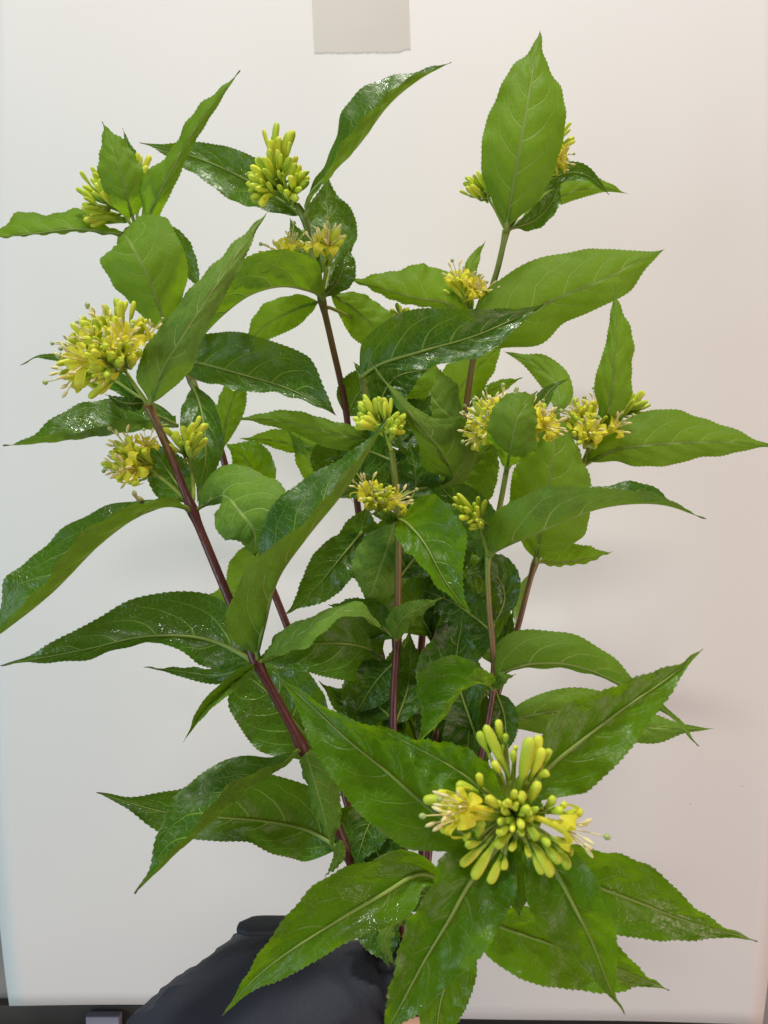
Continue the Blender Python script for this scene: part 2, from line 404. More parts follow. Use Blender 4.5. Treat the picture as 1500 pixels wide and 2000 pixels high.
# tail below the hand is shared by all stems
def with_tail(x, y, z, *rest):
    return [(x - 2, 2330, z - 0.3), (x, y, z)] + list(rest)
stem('A', 'flowering stem with dark red bark crossing open paper, big open yellow flower head on top',
     with_tail(786, 2080, 4.6, (690, 1700, 5.5), (590, 1460, 7), (500, 1290, 7.5), (460, 1200, 7.4), (375, 995, 7), (325, 870, 6.5), (289, 790, 6.1)), (0.27, 0.19), 640)
stem('B', 'tall flowering stem topped by green buds and a long leaf reaching toward the tape',
     with_tail(800, 2080, 1.6, (785, 1600, 1), (763, 1400, 0.6), (742, 1285, 0), (700, 1000, -2), (672, 780, -2), (648, 670, -1.5), (628, 583, -1), (610, 500, -1), (594, 425, -.5), (580, 400, -.5)), (0.25, 0.17), 470)
stem('C', 'flowering stem with closed bud clusters beside a small upright pointed leaf',
     with_tail(783, 2080, 2.6, (700, 1650, 2), (620, 1380, 1), (548, 1190, 0), (450, 945, -1), (430, 875, -1), (375, 745, -1.3), (310, 600, -1), (268, 455, -0.5)), (0.25, 0.17), 620)
stem('D', 'tallest flowering stem ending in one broad upright leaf that hides its flowers',
     with_tail(812, 2080, 0.8, (826, 1600, 0), (824, 1250, -1.5), (872, 1000, -3), (908, 810, -3.5), (926, 690, -3.5), (955, 580, -3.5), (972, 525, -3.5), (989, 450, -3)), (0.25, 0.17), 590)
stem('E', 'shaded flowering stem in the middle with pale yellow flowers above a bright drooping leaf',
     with_tail(803, 2080, 4.6, (780, 1700, 4), (768, 1400, 4), (775, 1250, 4), (778, 1100, 4), (777, 1010, 4.2), (771, 930, 4.5), (765, 882, 4.5)), (0.24, 0.16), 960)
stem('F', 'slender flowering stem with a small round leaf covering yellow open flowers at its top',
     with_tail(818, 2080, 3.2, (900, 1650, 4), (955, 1400, 4.5), (965, 1310, 4.5), (955, 1180, 4.5), (954, 1085, 4.5), (973, 1005, 4.5), (990, 915, 4.5)), (0.22, 0.13), 1080)
stem('G', 'flowering stem whose top leaves stretch far out past a cluster of yellow flowers',
     with_tail(822, 2080, 1.2, (890, 1700, 0.5), (960, 1400, -.5), (1010, 1230, -1), (1045, 1100, -1), (1085, 1000, -1.5), (1140, 905, -2), (1152, 870, -2)), (0.23, 0.14), 960)
stem('H', 'flowering stem leaning forward with a bright yellow-green flower head seen from above',
     with_tail(814, 2080, 5.2, (850, 1900, 8.5), (915, 1760, 13), (970, 1660, 16.5), (1004, 1598, 18.2)), (0.25, 0.16), 1750)
stem('K', 'half hidden stem behind the middle flowers bearing one broad dark glossy leaf',
     with_tail(797, 2080, 3.4, (850, 1500, 1), (847, 1250, 0), (800, 1000, 0), (735, 850, 1), (706, 735, 1.8)), (0.23, 0.15), 900)

# ------------------------------------------------------------------ leaves
TT = np.linspace(0, 1, 201)
def prof(t, pk=0.32):
    b = 1.25; a = b * pk / (1 - pk)
    q = np.power(np.maximum(t, 0), a) * np.power(np.maximum(1 - t, 0), b)
    return q / (pk ** a * (1 - pk) ** b)
COLS = np.array([0, .05, .16, .32, .5, .68, .84, .94, 1.0])
LEAF_N = 0
def leaf(key, pts, wl, wr, top=1, dl=None, dr=None, mat='mid', pk=0.32, cup=0.085, wave=1.6, tooth=1.0, label=None):
    """pts: midrib base->tip (px, py, z cm).  wl/wr: blade half widths in px on the left/right hand of the
    midrib (number or [(t, w)...]; negative folds the half over).  dl/dr: how far the margins stand toward the camera, cm."""
    global LEAF_N
    LEAF_N += 1; r = random.Random(1000 + LEAF_N)
    S = STEMS[key]; n = 201
    M = catmull([tuple(P(*p)) for p in pts], n)
    depth = M[:, 1]
    px = 750 + M[:, 0] / depth * FPX; py = 1000 - (M[:, 2] - CAM_H) / depth * FPX
    dx = np.gradient(px); dy = np.gradient(py)
    ker = np.hanning(31); ker /= ker.sum()
    dx = np.convolve(np.pad(dx, 15, 'edge'), ker, 'valid'); dy = np.convolve(np.pad(dy, 15, 'edge'), ker, 'valid')
    ln = np.hypot(dx, dy) + 1e-9; lx, ly = dy / ln, -dx / ln              # left hand in image
    tb = 0.02
    tt = np.clip((TT - tb) / (1 - tb), 0, 1)
    def W(w):
        if isinstance(w, (int, float)): return w * prof(tt, pk)
        xs, ys = zip(*w); return pchip(xs, ys, tt)
    tipf = 1 - 0.42 * np.clip((tt - 0.72) / 0.2, 0, 1) ** 2 * (3 - 2 * np.clip((tt - 0.72) / 0.2, 0, 1))
    WL, WR = W(wl) * tipf, W(wr) * tipf
    scale = depth / FPX
    hw = max(np.abs(WL * scale).max(), np.abs(WR * scale).max()) * 100
    sg = 1 if top else -1
    def Dp(d, w):
        if d is None: d = sg * 0.28 * hw
        if isinstance(d, (int, float)): return d * 0.01 * prof(tt, 0.36)
        xs, ys = zip(*d); return pchip(xs, ys, tt) * 0.01
    DL, DR = Dp(dl, wl), Dp(dr, wr)
    def margin(x, y, d): return np.stack([(x - 750) / FPX * d, d, CAM_H + (1000 - y) / FPX * d], 1) - M
    EL = margin(px + lx * WL, py + ly * WL, depth - DL)
    ER = margin(px - lx * WR, py - ly * WR, depth - DR)
    T = np.gradient(M, axis=0); T /= np.linalg.norm(T, axis=1)[:, None]
    length = np.linalg.norm(np.diff(M, axis=0), axis=1).sum()
    # upper-side normal of each half
    def nrm(E, s):
        N = np.cross(T, E) * s; return N / (np.linalg.norm(N, axis=1)[:, None] + 1e-9)
    flip = 1 if top else -1
    NL = nrm(EL, -flip) ; NR = nrm(ER, flip)
    nt = int(max(22, min(46, length * 100 * 4.2))); ph = r.random()
    fr = (TT * nt + ph) % 1.0
    saw = np.where(fr < 0.8, fr / 0.8, (1 - fr) / 0.2)
    env = np.clip((TT - 0.06) / 0.08, 0, 1) * np.clip((1 - TT) / 0.05, 0, 1)
    wphase = r.random() * 6.28; wf = r.uniform(1.6, 2.8)
    verts = []; uvs = []
    def half(E, N, side):
        el = np.linalg.norm(E, axis=1)
        for c in COLS[1:] if side > 0 else COLS[1:][::-1]:
            a = c
            ph_s = (TT - VEIN_A * a - VEIN_B * a ** 3) * VEIN_N + side * VEIN_SH * 0.5 + 0.5
            quilt = np.cos(2 * math.pi * (ph_s - 0.5)) * -0.00085 * math.sin(math.pi * min(a, 0.98)) ** 0.7
            q = E * c + N * (cup * el * math.sin(math.pi * c ** 0.8))[:, None] + N * (quilt * np.clip(el / 0.012, 0, 1))[:, None]
            und = wave * 0.0011 * np.sin(2 * math.pi * wf * TT + wphase + side) * c ** 2 * np.clip(el / 0.012, 0, 1) + \
                  wave * 0.0004 * np.sin(2 * math.pi * wf * 3.1 * TT + 2 * wphase - side) * c ** 3
            q = q + N * und[:, None]
            if c == 1.0:
                ed = E / (el[:, None] + 1e-9)
                q = q + (ed * 0.00055 + T * 0.00045) * (saw * env * tooth * np.clip(el / 0.004, 0, 1))[:, None]
            verts.append(M + q); uvs.append(np.stack([TT, np.full(n, 0.5 + 0.5 * side * c)], 1))
    half(EL, NL, -1)
    verts.append(M); uvs.append(np.stack([TT, np.full(n, 0.5)], 1))
    half(ER, NR, 1)
    nc = len(verts)
    V = np.stack(verts, 1).reshape(-1, 3); U = np.stack(uvs, 1).reshape(-1, 2)
    F = []
    for i in range(n - 1):
        for j in range(nc - 1):
            a = i * nc + j; q = (a, a + 1, a + nc + 1, a + nc)
            F.append(q if top else q[::-1])
    org = S['org']
    o = link('leaf', mesh_from(V - org, F, uvs=U), S['root'], [LEAF[mat]])
    if label: o['label'] = label
    # raised midrib on the underside, running into the stem as a petiole
    Nm = NL + NR; Nm /= np.linalg.norm(Nm, axis=1)[:, None] + 1e-9
    rr = np.interp(TT, [0, .1, .5, 1], [.0012, .00085, .00045, .0001]) * min(1.25, 0.55 + length * 5)
    sel = list(range(0, n, 4)); mp = (M - Nm * (rr * 0.85)[:, None])[sel]; rs = rr[sel]
    sp, dist, srad = nearest(key, M[0])
    if dist > srad * 0.6:
        k = max(2, min(8, int(dist / 0.004)))
        ext = np.array([sp + (mp[0] - sp) * i / k for i in range(k)])
        mp = np.vstack([ext, mp]); rs = np.concatenate([np.full(k, rs[0] * 1.15), rs])
    v, f = tube_data(mp - org, rs, 6)
    link('midrib', mesh_from(v, f), o, [M_MID])
    return o

V_ = lambda *a: list(zip(a[::2], a[1::2]))      # V_(t, w, t, w, ...) -> [(t, w), ...]

# ---- stem A
leaf('A', [(290,793,6.2),(312,733,7.5),(355,660,8.6),(420,560,8.8),(480,470,8),(527,408,7)], V_(0,0,.12,38,.28,52,.5,34,.75,20,1,0), V_(0,0,.12,34,.25,48,.4,32,.6,24,.8,14,1,0), 0, mat='dry')
leaf('A', [(345,832,3.5),(290,838,4),(200,850,4.5),(110,862,5),(5,871,5)], V_(0,0,.2,-16,.5,-20,.8,-8,1,0), V_(0,20,.15,55,.4,72,.7,38,.9,10,1,0), 1, dl=1.6, dr=-1.0, mat='wet')
leaf('A', [(285,785,5),(200,730,3),(120,700,2),(75,697,2),(38,714,2)], 18, 20, 1, mat='mid')
leaf('A', [(285,787,5.5),(245,787,6),(205,770,6)], 14, 12, 1, mat='mid')
leaf('A', [(378,1000,7),(330,990,8),(270,1010,9),(200,1060,9.5),(100,1160,9.5),(-30,1262,8.5)], V_(0,0,.1,-18,.3,-34,.6,-30,.85,-16,1,0), V_(0,0,.12,16,.3,45,.5,80,.7,78,.87,45,1,0), 1, dl=1.2, dr=-1.2, mat='wet')
leaf('A', [(383,996,7),(435,968,8),(467,997,9),(493,1033,9.2),(500,1085,8.2)], V_(0,0,.15,25,.4,78,.6,95,.85,55,1,0), V_(0,0,.2,15,.45,42,.7,58,.9,40,1,0), 0, mat='mid')
leaf('A', [(502,1290,7.6),(518,1225,8.8),(545,1130,9.8),(600,1050,10),(680,950,9.5),(760,812,8.5)], V_(0,0,.2,20,.35,48,.5,88,.62,82,.8,42,1,0), V_(0,0,.05,-55,.16,-80,.3,-62,.45,-36,.65,-22,.85,-12,1,0), 1, dl=-0.8, dr=1.0, mat='dry', cup=0.03)
leaf('A', [(495,1292,7),(440,1262,6.5),(384,1246,6.5),(280,1245,7),(172,1268,7.5),(0,1300,7.5)], V_(0,0,.1,48,.2,46,.35,16,.6,16,.85,10,1,0), V_(0,0,.1,62,.25,88,.42,80,.65,45,.85,18,1,0), 1, mat='wet', dr=-0.3, dl=.8)
leaf('A', [(500,1297,7.6),(440,1345,9),(395,1390,9.5),(358,1450,9.5)], 14, 15, 0, dl=.8, dr=.9, wave=0.3, mat='dry')
leaf('A', [(505,1294,7.6),(570,1250,9),(640,1207,9.5),(695,1192,9.2),(752,1234,8)], 22, 20, 0, dl=-1.1, dr=1.1, mat='dry', pk=.4)
leaf('A', [(497,1300,6.8),(420,1318,5.5),(350,1310,5.3),(280,1303,5.3)], 18, 12, 1, mat='dry')
leaf('A', [(592,1460,7),(560,1492,8),(500,1532,9),(440,1582,10),(360,1652,10.5),(262,1746,11)], V_(0,0,.2,-18,.45,-24,.7,-16,1,0), V_(0,0,.2,32,.38,80,.55,88,.75,52,.9,20,1,0), 1, dl=1.2, dr=-1.0, mat='mid')
leaf('A', [(594,1460,7),(612,1520,8),(632,1590,8),(652,1668,7.5)], 45, 18, 0, mat='dry')
leaf('A', [(672,1662,5.5),(602,1621,5),(510,1602,5.5),(426,1596,6),(326,1586,6),(187,1548,6)], V_(0,0,.12,62,.25,62,.4,46,.55,46,.7,42,.88,16,1,0), V_(0,0,.1,70,.3,92,.5,72,.7,45,.88,18,1,0), 1, mat='mid')
leaf('A', [(665,1640,6),(658,1680,7),(634,1713,7)], 12, 10, 0, mat='dry')

# ---- stem C
leaf('C', [(260,428,0.5),(246,375,2),(228,315,2.5),(200,237,2)], 40, 42, 0, mat='ydry', pk=.38)
leaf('C', [(268,420,-2),(262,340,-3),(240,250,-3)], 20, 20, 1, mat='dry', pk=.4)
leaf('C', [(283,456,0.5),(292,415,1.5),(320,360,2.5),(370,270,3),(425,190,3),(470,138,2.5)], V_(0,0,.15,22,.28,38,.45,22,.7,17,.9,7,1,0), V_(0,0,.15,20,.3,20,.5,13,.8,10,1,0), 0, mat='ydry')
leaf('C', [(262,462,-0.5),(215,455,0),(150,448,.5),(70,456,1),(-30,466,1)], 5, V_(0,0,.15,14,.4,36,.7,40,.9,24,1,0), 0, mat='ydry', dr=-1.2)
leaf('C', [(275,455,-2),(325,470,-3),(362,510,-3.5),(395,572,-4)], 30, 30, 1, mat='mid')
leaf('C', [(330,655,0.5),(305,583,2.5),(280,523,3.5),(255,474,3.3),(238,455,1.5)], V_(0,0,.2,36,.5,68,.75,64,.92,42,1,12), V_(0,0,.2,48,.5,84,.75,86,.92,60,1,20), 0, mat='ydry', cup=.03)
leaf('C', [(356,702,0),(400,712,1),(483,735,2),(550,755,2.5),(600,777,3),(657,812,3)], V_(0,30,.12,58,.4,80,.7,74,.88,48,1,0), V_(0,22,.2,34,.4,34,.6,14,.8,12,1,0), 1, mat='wet')
leaf('C', [(432,887,-1.2),(440,830,-1.6),(455,780,-2),(480,720,-2.5)], 28, 28, 0, mat='ydry', pk=.5)
leaf('C', [(453,955,-1.5),(492,935,-2.2),(478,895,-3),(440,866,-3.2)], 34, 48, 1, mat='ywet', pk=.5)
leaf('C', [(375,746,0),(395,810,2.2),(402,890,3),(385,982,3)], 34, 46, 1, mat='dry', pk=.5)
leaf('A', [(374,982,5.8),(335,930,4.6),(285,855,4)], 46, 42, 1, mat='wet', pk=.42)
leaf('C', [(545,1030,-1),(512,1085,0),(462,1155,1),(392,1168,1)], 42, 46, 0, mat='ydry', pk=.45)
leaf('C', [(640,1490,3),(590,1425,3.8),(520,1350,4),(425,1275,4)], V_(0,0,.15,45,.4,92,.7,75,1,0), V_(0,0,.2,50,.5,85,1,0), 1, mat='wet')

# ---- stem B
leaf('B', [(598,420,-.3),(609,382,.5),(648,340,1.5),(700,285,2),(760,205,2),(820,155,1.5),(882,121,1)], V_(0,0,.12,8,.28,36,.48,62,.66,50,.84,22,1,0), V_(0,0,.12,-5,.3,-18,.55,-24,.8,-11,1,0), 1, dl=-1.1, dr=1.3, mat='mid')
leaf('B', [(590,422,-1),(555,397,-1.5),(473,348,-2.5),(383,308,-3),(272,278,-3)], 44, 46, 1, mat='mid', pk=.4)
leaf('B', [(634,575,-2),(648,490,-3.5),(638,400,-4),(640,342,-4)], 48, 52, 1, mat='dry', pk=.6)
leaf('B', [(626,580,-2),(592,500,-3),(566,425,-3.5)], 32, 30, 1, mat='wet', pk=.5)
leaf('B', [(632,583,-.7),(662,545,-.5),(684,478,-1)], 16, 26, 1, mat='wet', pk=.45)
leaf('B', [(632,583,-.6),(600,569,1),(550,561,2),(490,577,2.5),(430,622,2),(368,690,1.5)], V_(0,0,.2,-40,.45,-55,.7,-50,.88,-26,1,0), V_(0,0,.08,35,.2,66,.4,74,.6,52,.8,30,1,0), 0, dl=-1.3, dr=0.9, mat='ydry', cup=.03)
leaf('B', [(626,588,-1.6),(575,605,-3),(520,635,-3.5),(468,690,-4)], 32, 34, 0, mat='ydry', pk=.45)
leaf('B', [(638,568,-1.4),(690,603,-2),(738,650,-2.5),(768,712,-3)], 42, 42, 0, mat='ydry', pk=.5)

# ---- stem D
leaf('D', [(988,450,-2.8),(1000,375,-1.5),(1013,300,-.8),(1030,200,-.8),(1046,105,-1.5),(1055,58,-2)], V_(0,0,.08,30,.25,66,.42,74,.62,56,.82,26,.93,8,1,0), V_(0,0,.08,32,.22,66,.42,82,.62,66,.82,30,.93,12,1,0), 0, mat='ydry')
leaf('D', [(995,446,-3.6),(1050,372,-5),(1105,338,-5.4),(1150,345,-5.5),(1190,381,-5.5)], 22, 16, 1, mat='dry', pk=.65)
leaf('D', [(995,448,-3.8),(1080,390,-6),(1160,366,-6.5),(1226,378,-7)], 28, 16, 0, mat='ydry', pk=.6)
leaf('D', [(993,448,-3.3),(1045,430,-3.3),(1078,395,-3),(1096,350,-3)], 22, 18, 1, mat='dry', pk=.5)
leaf('D', [(930,686,-3.2),(1000,640,-2),(1070,592,-1.5),(1180,545,-1),(1250,508,-1.5),(1299,487,-2)], V_(0,0,.06,58,.16,88,.32,92,.5,76,.72,50,.88,24,1,0), V_(0,0,.1,25,.25,58,.42,46,.58,48,.75,44,.9,20,1,0), 0, mat='ydry')
leaf('K', [(706,737,1.9),(745,712,2.5),(830,685,3),(930,655,3),(1010,620,2.5),(1075,587,2)], V_(0,20,.1,62,.28,84,.48,66,.75,28,.95,4,1,0), V_(0,5,.12,14,.3,30,.5,42,.7,26,1,0), 1, mat='mid', label='broad dark glossy leaf')
leaf('D', [(900,830,-4),(890,775,-5),(938,712,-5.5),(990,666,-6)], 46, 38, 0, mat='ydry', pk=.45)
leaf('D', [(908,800,-4.5),(965,760,-5.5),(1022,737,-6)], 13, 13, 0, mat='ydry', pk=.5)
leaf('D', [(925,640,-3.6),(875,594,-3.4),(810,582,-3),(740,562,-3),(676,545,-3.5)], V_(0,0,.2,8,.4,16,.7,12,1,0), V_(0,0,.1,10,.25,62,.45,66,.7,38,1,0), 0, mat='ydry')
leaf('D', [(925,620,-4.5),(915,560,-5),(925,510,-5.5),(950,468,-6)], 14, 12, 0, mat='ydry', pk=.5)

# ---- stem G
leaf('G', [(1142,907,-2),(1200,880,-1),(1267,869,-.5),(1360,864,-.5),(1440,865,-.5),(1518,873,-.5)], V_(0,0,.08,30,.2,54,.38,66,.6,48,.8,26,1,0), V_(0,0,.1,16,.25,36,.45,42,.58,32,.72,24,.88,12,1,0), 0, mat='ydry')
leaf('G', [(1150,880,-1.7),(1188,800,-.4),(1198,720,0),(1203,640,0),(1197,538,-.5)], V_(0,0,.2,16,.36,34,.55,22,.75,11,1,0), V_(0,0,.2,18,.36,36,.55,38,.75,18,1,0), 0, mat='ydry')
leaf('G', [(1045,1098,-.8),(1058,1020,.5),(1073,940,1),(1082,870,1),(1087,787,.5)], V_(0,0,.08,28,.3,66,.5,74,.7,48,.88,22,1,0), V_(0,0,.08,38,.3,92,.5,82,.7,56,.88,22,1,0), 0, mat='ydry')
leaf('G', [(1048,1099,-1.4),(1100,1098,-2.5),(1150,1091,-3),(1196,1078,-3.5)], 34, 8, 0, mat='ydry', pk=.45)
leaf('G', [(1008,1235,-1.4),(1008,1175,-3),(1036,1116,-4)], 9, 13, 0, mat='dry', pk=.6)
leaf('G', [(965,1420,-.3),(1040,1396,0),(1130,1388,0),(1260,1420,0),(1393,1423,0)], 44, 46, 0, mat='dry', pk=.4)

# ---- stem F
leaf('F', [(990,916,4.6),(999,865,6),(1012,815,6.5),(1050,764,5.5)], V_(0,0,.15,24,.35,48,.58,52,.8,32,1,0), V_(0,0,.15,28,.35,48,.58,40,.8,16,1,0), 0, mat='ydry')
leaf('F', [(992,905,3.8),(1050,800,1.5),(1080,757,1),(1113,738,1)], 18, 14, 1, mat='dry', pk=.6)
leaf('F', [(1000,900,3),(1090,795,0),(1085,750,-1),(1050,715,-1.5),(983,686,-2)], V_(0,0,.4,2,.6,26,.8,22,1,0), V_(0,0,.4,2,.6,30,.8,26,1,0), 0, mat='ydry')
leaf('F', [(956,1086,4.7),(985,1070,6),(1040,1046,7),(1100,1020,7.5),(1180,992,7.5),(1290,986,7),(1380,1014,6.5)], V_(0,0,.06,42,.18,76,.32,78,.5,48,.7,24,.88,10,1,0), V_(0,0,.2,-30,.4,-58,.6,-40,.72,-36,.85,-12,1,0), 0, dl=0.6, dr=-1.5, mat='dry')
leaf('F', [(962,1328,4.6),(1000,1307,5),(1060,1296,5),(1130,1303,5),(1220,1340,5),(1300,1390,5.5),(1366,1458,6)], V_(0,0,.05,52,.14,70,.3,62,.5,36,.7,16,.88,10,1,0), 6, 0, dl=-.9, mat='ydry')
leaf('F', [(962,1346,4.8),(935,1336,6.5),(900,1350,7.5),(868,1398,8),(815,1453,8)], V_(0,0,.15,-26,.3,-24,.5,-10,1,0), V_(0,0,.2,22,.38,58,.58,80,.8,52,1,0), 1, dl=1.0, dr=-.3, mat='ymid')
leaf('F', [(962,1346,5),(982,1326,6.3),(1008,1317,6.3)], 14, 12, 0, mat='dry', pk=.45)
leaf('F', [(930,1440,3.8),(892,1310,4.5),(905,1195,4)], 78, 48, 1, mat='mid', pk=.5)
leaf('F', [(958,1235,4),(985,1165,3.6),(960,1118,4.2),(902,1122,4.4)], 20, 40, 1, mat='wet', pk=.6)
leaf('F', [(962,1300,4),(990,1240,2.5),(1003,1185,2)], 16, 16, 1, mat='dry')
leaf('F', [(950,1350,3.6),(922,1400,3.5),(910,1480,4),(890,1545,4)], 48, 48, 1, mat='dry', pk=.4)
leaf('F', [(968,1350,3.8),(985,1400,4),(988,1480,4)], 26, 26, 1, mat='dry', pk=.4)
leaf('F', [(952,1085,4),(905,1000,1.5),(835,925,1)], 55, 52, 1, mat='dry', pk=.45)
leaf('F', [(952,1110,4.2),(935,1060,4),(922,1010,4)], 10, 12, 0, mat='dry', pk=.4)

# ---- stem E
leaf('E', [(800,960,2),(884,938,2.4),(866,890,3.6),(836,848,4.6),(790,795,5.2),(724,707,5.2)], V_(0,0,.2,10,.42,44,.55,26,.72,11,1,0), V_(0,0,.2,10,.35,80,.5,75,.62,20,.78,10,1,0), 0, mat='dry')
leaf('E', [(776,1012,4.9),(800,1027,7),(830,1063,8),(868,1133,8.5),(922,1204,8.5)], V_(0,0,.1,30,.3,80,.5,80,.7,48,.88,18,1,0), V_(0,0,.15,30,.4,36,.7,20,1,0), 1, mat='ymid', label='bright yellow-green drooping leaf')
leaf('E', [(776,1018,5.2),(745,1006,6.5),(717,1003,6.5)], 12, 12, 0, mat='dry', pk=.4)
leaf('E', [(774,1015,3.6),(745,1100,3),(715,1190,3)], 62, 55, 0, mat='dry', pk=.45)
leaf('B', [(706,1040,-.8),(665,1090,1),(615,1150,1),(556,1202,1)], 42, 44, 1, mat='wet', pk=.42)
leaf('E', [(773,1250,4.5),(790,1205,6),(868,1166,6)], 26, 18, 0, mat='dry', pk=.35)
leaf('E', [(772,1248,3.6),(720,1205,3),(640,1180,3)], 38, 35, 1, mat='dry', pk=.4)
leaf('B', [(745,1284,1),(690,1259,4.6),(600,1259,5.4),(520,1290,5.4),(470,1310,5.4)], 70, 62, 1, mat='mid', pk=.42)
leaf('E', [(768,1405,3.4),(715,1350,1.5),(690,1285,1)], 55, 52, 1, mat='mid', pk=.45)
leaf('E', [(768,1400,3.2),(680,1380,.5),(622,1330,.3)], 24, 30, 1, mat='dry', pk=.5)
leaf('E', [(768,1420,3.5),(770,1480,4),(720,1560,4)], 45, 60, 1, mat='dry', pk=.4)
leaf('E', [(785,1500,3.8),(700,1440,3),(640,1420,3)], 40, 40, 1, mat='mid', pk=.4)
leaf('B', [(690,905,-1.9),(660,890,-.5),(625,958,0)], 50, 45, 1, mat='dry', pk=.5)
leaf('E', [(768,900,4),(700,880,1.2),(640,900,.6)], 50, 45, 1, mat='dry', pk=.45)
leaf('E', [(777,1012,3.8),(812,950,2),(800,860,1.4)], 60, 50, 1, mat='wet', pk=.45)
leaf('K', [(800,1000,.3),(850,960,.5),(885,970,.8)], 20, 26, 1, mat='dry', pk=.45)
leaf('K', [(835,1120,0),(870,1060,1),(850,1000,1)], 50, 55, 1, mat='dry', pk=.45)
leaf('K', [(846,1200,0),(870,1150,2.5),(905,1130,3)], 30, 40, 1, mat='wet', pk=.45)
leaf('K', [(740,862,1.2),(670,851,2.5),(560,824,3),(443,816,3)], V_(0,0,.12,22,.35,28,.6,16,.8,8,1,0), V_(0,0,.12,18,.35,24,.6,22,.8,12,1,0), 0, mat='ydry')
leaf('B', [(690,905,-2),(645,960,-3),(603,900,-3.5),(562,840,-3.5)], 24, 30, 0, mat='ydry', pk=.6)
leaf('B', [(684,870,-2.4),(600,872,-3.5),(530,860,-4),(468,857,-4)], 16, 28, 0, mat='ydry', pk=.5)
leaf('K', [(735,850,.8),(800,750,0),(862,688,-1)], 42, 42, 0, mat='ydry', pk=.5)
leaf('K', [(728,820,1.2),(770,740,1),(840,720,.5)], 40, 42, 1, mat='dry', pk=.5)
leaf('K', [(710,745,1.7),(700,720,1),(690,706,.5)], 6, 6, 1, mat='dry', pk=.4)

# ---- shaded leaves inside the bunch
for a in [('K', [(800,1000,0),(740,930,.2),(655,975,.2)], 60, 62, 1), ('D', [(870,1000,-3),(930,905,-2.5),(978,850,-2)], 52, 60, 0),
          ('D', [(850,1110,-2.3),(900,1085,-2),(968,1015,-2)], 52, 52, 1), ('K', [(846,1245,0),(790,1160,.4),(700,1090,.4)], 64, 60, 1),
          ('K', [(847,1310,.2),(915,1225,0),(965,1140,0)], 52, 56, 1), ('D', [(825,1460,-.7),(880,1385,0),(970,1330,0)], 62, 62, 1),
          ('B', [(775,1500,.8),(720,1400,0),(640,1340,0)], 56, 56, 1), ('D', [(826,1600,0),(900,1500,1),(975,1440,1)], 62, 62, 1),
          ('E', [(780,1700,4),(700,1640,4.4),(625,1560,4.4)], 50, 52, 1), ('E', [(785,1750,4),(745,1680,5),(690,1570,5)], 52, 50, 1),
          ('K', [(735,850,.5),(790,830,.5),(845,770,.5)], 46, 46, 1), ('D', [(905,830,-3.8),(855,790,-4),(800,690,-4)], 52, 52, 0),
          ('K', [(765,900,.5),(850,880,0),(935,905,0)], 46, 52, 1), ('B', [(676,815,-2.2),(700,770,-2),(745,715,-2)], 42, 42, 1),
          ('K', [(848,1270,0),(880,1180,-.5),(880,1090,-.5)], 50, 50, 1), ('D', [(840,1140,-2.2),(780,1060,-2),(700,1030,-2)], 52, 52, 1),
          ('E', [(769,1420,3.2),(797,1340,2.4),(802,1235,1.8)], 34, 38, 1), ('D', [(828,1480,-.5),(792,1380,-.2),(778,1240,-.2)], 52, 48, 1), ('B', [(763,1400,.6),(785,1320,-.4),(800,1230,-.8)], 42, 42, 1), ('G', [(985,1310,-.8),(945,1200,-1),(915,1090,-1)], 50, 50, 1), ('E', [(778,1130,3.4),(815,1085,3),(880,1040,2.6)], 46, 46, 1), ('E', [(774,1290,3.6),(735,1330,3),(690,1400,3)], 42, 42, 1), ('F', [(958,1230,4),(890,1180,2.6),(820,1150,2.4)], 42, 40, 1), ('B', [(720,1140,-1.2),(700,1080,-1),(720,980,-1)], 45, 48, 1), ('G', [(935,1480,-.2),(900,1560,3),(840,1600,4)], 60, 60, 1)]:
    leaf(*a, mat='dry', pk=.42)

# ---- stem H (leaning to the camera)
leaf('H', [(1005,1575,16.8),(1069,1500,17),(1120,1458,17),(1218,1383,16.5),(1307,1322,16),(1373,1267,15.5)], V_(0,0,.12,16,.22,55,.35,66,.55,52,.75,26,.9,10,1,0), V_(0,0,.1,45,.24,86,.42,76,.6,54,.8,24,.92,9,1,0), 1, mat='ymid')
leaf('H', [(960,1660,14.6),(890,1615,14.8),(817,1560,15),(747,1500,15),(678,1444,15),(614,1384,14.5),(532,1311,14)], V_(0,0,.1,45,.25,92,.42,96,.6,74,.78,42,.92,12,1,0), V_(0,0,.2,40,.4,78,.55,58,.72,26,.88,12,1,0), 1, mat='ymid')
leaf('H', [(990,1600,17),(930,1532,17.5),(870,1490,17.5),(757,1432,17)], 56, 46, 1, mat='ywet', pk=.36)
leaf('H', [(1000,1620,17.5),(962,1665,18),(919,1720,18.5),(876,1797,19),(828,1877,19),(780,1968,19),(743,2035,18.5)], V_(0,10,.1,55,.22,92,.4,92,.62,66,.82,34,1,0), V_(0,0,.1,36,.25,68,.42,66,.62,48,.82,30,1,0), 1, mat='ymid')
leaf('H', [(1012,1628,17.5),(1055,1660,18),(1086,1704,18.3),(1126,1781,18.5),(1153,1834,18),(1196,1941,17),(1221,1982,16.5)], V_(0,0,.12,40,.28,62,.48,54,.68,30,.85,9,1,0), V_(0,10,.1,50,.26,80,.5,60,.68,27,.85,10,1,0), 1, mat='ymid')
leaf('H', [(1000,1655,15),(1085,1693,15),(1158,1728,15),(1233,1756,15),(1340,1798,14.5),(1480,1838,14)], V_(0,0,.15,50,.33,76,.52,62,.72,30,.9,8,1,0), V_(0,0,.15,40,.33,82,.52,64,.72,36,.9,11,1,0), 1, mat='ywet')
leaf('H', [(905,1775,12.5),(977,1808,12.8),(1073,1842,13),(1180,1880,13),(1308,1934,12.5)], 52, 82, 1, mat='ywet', pk=.36)
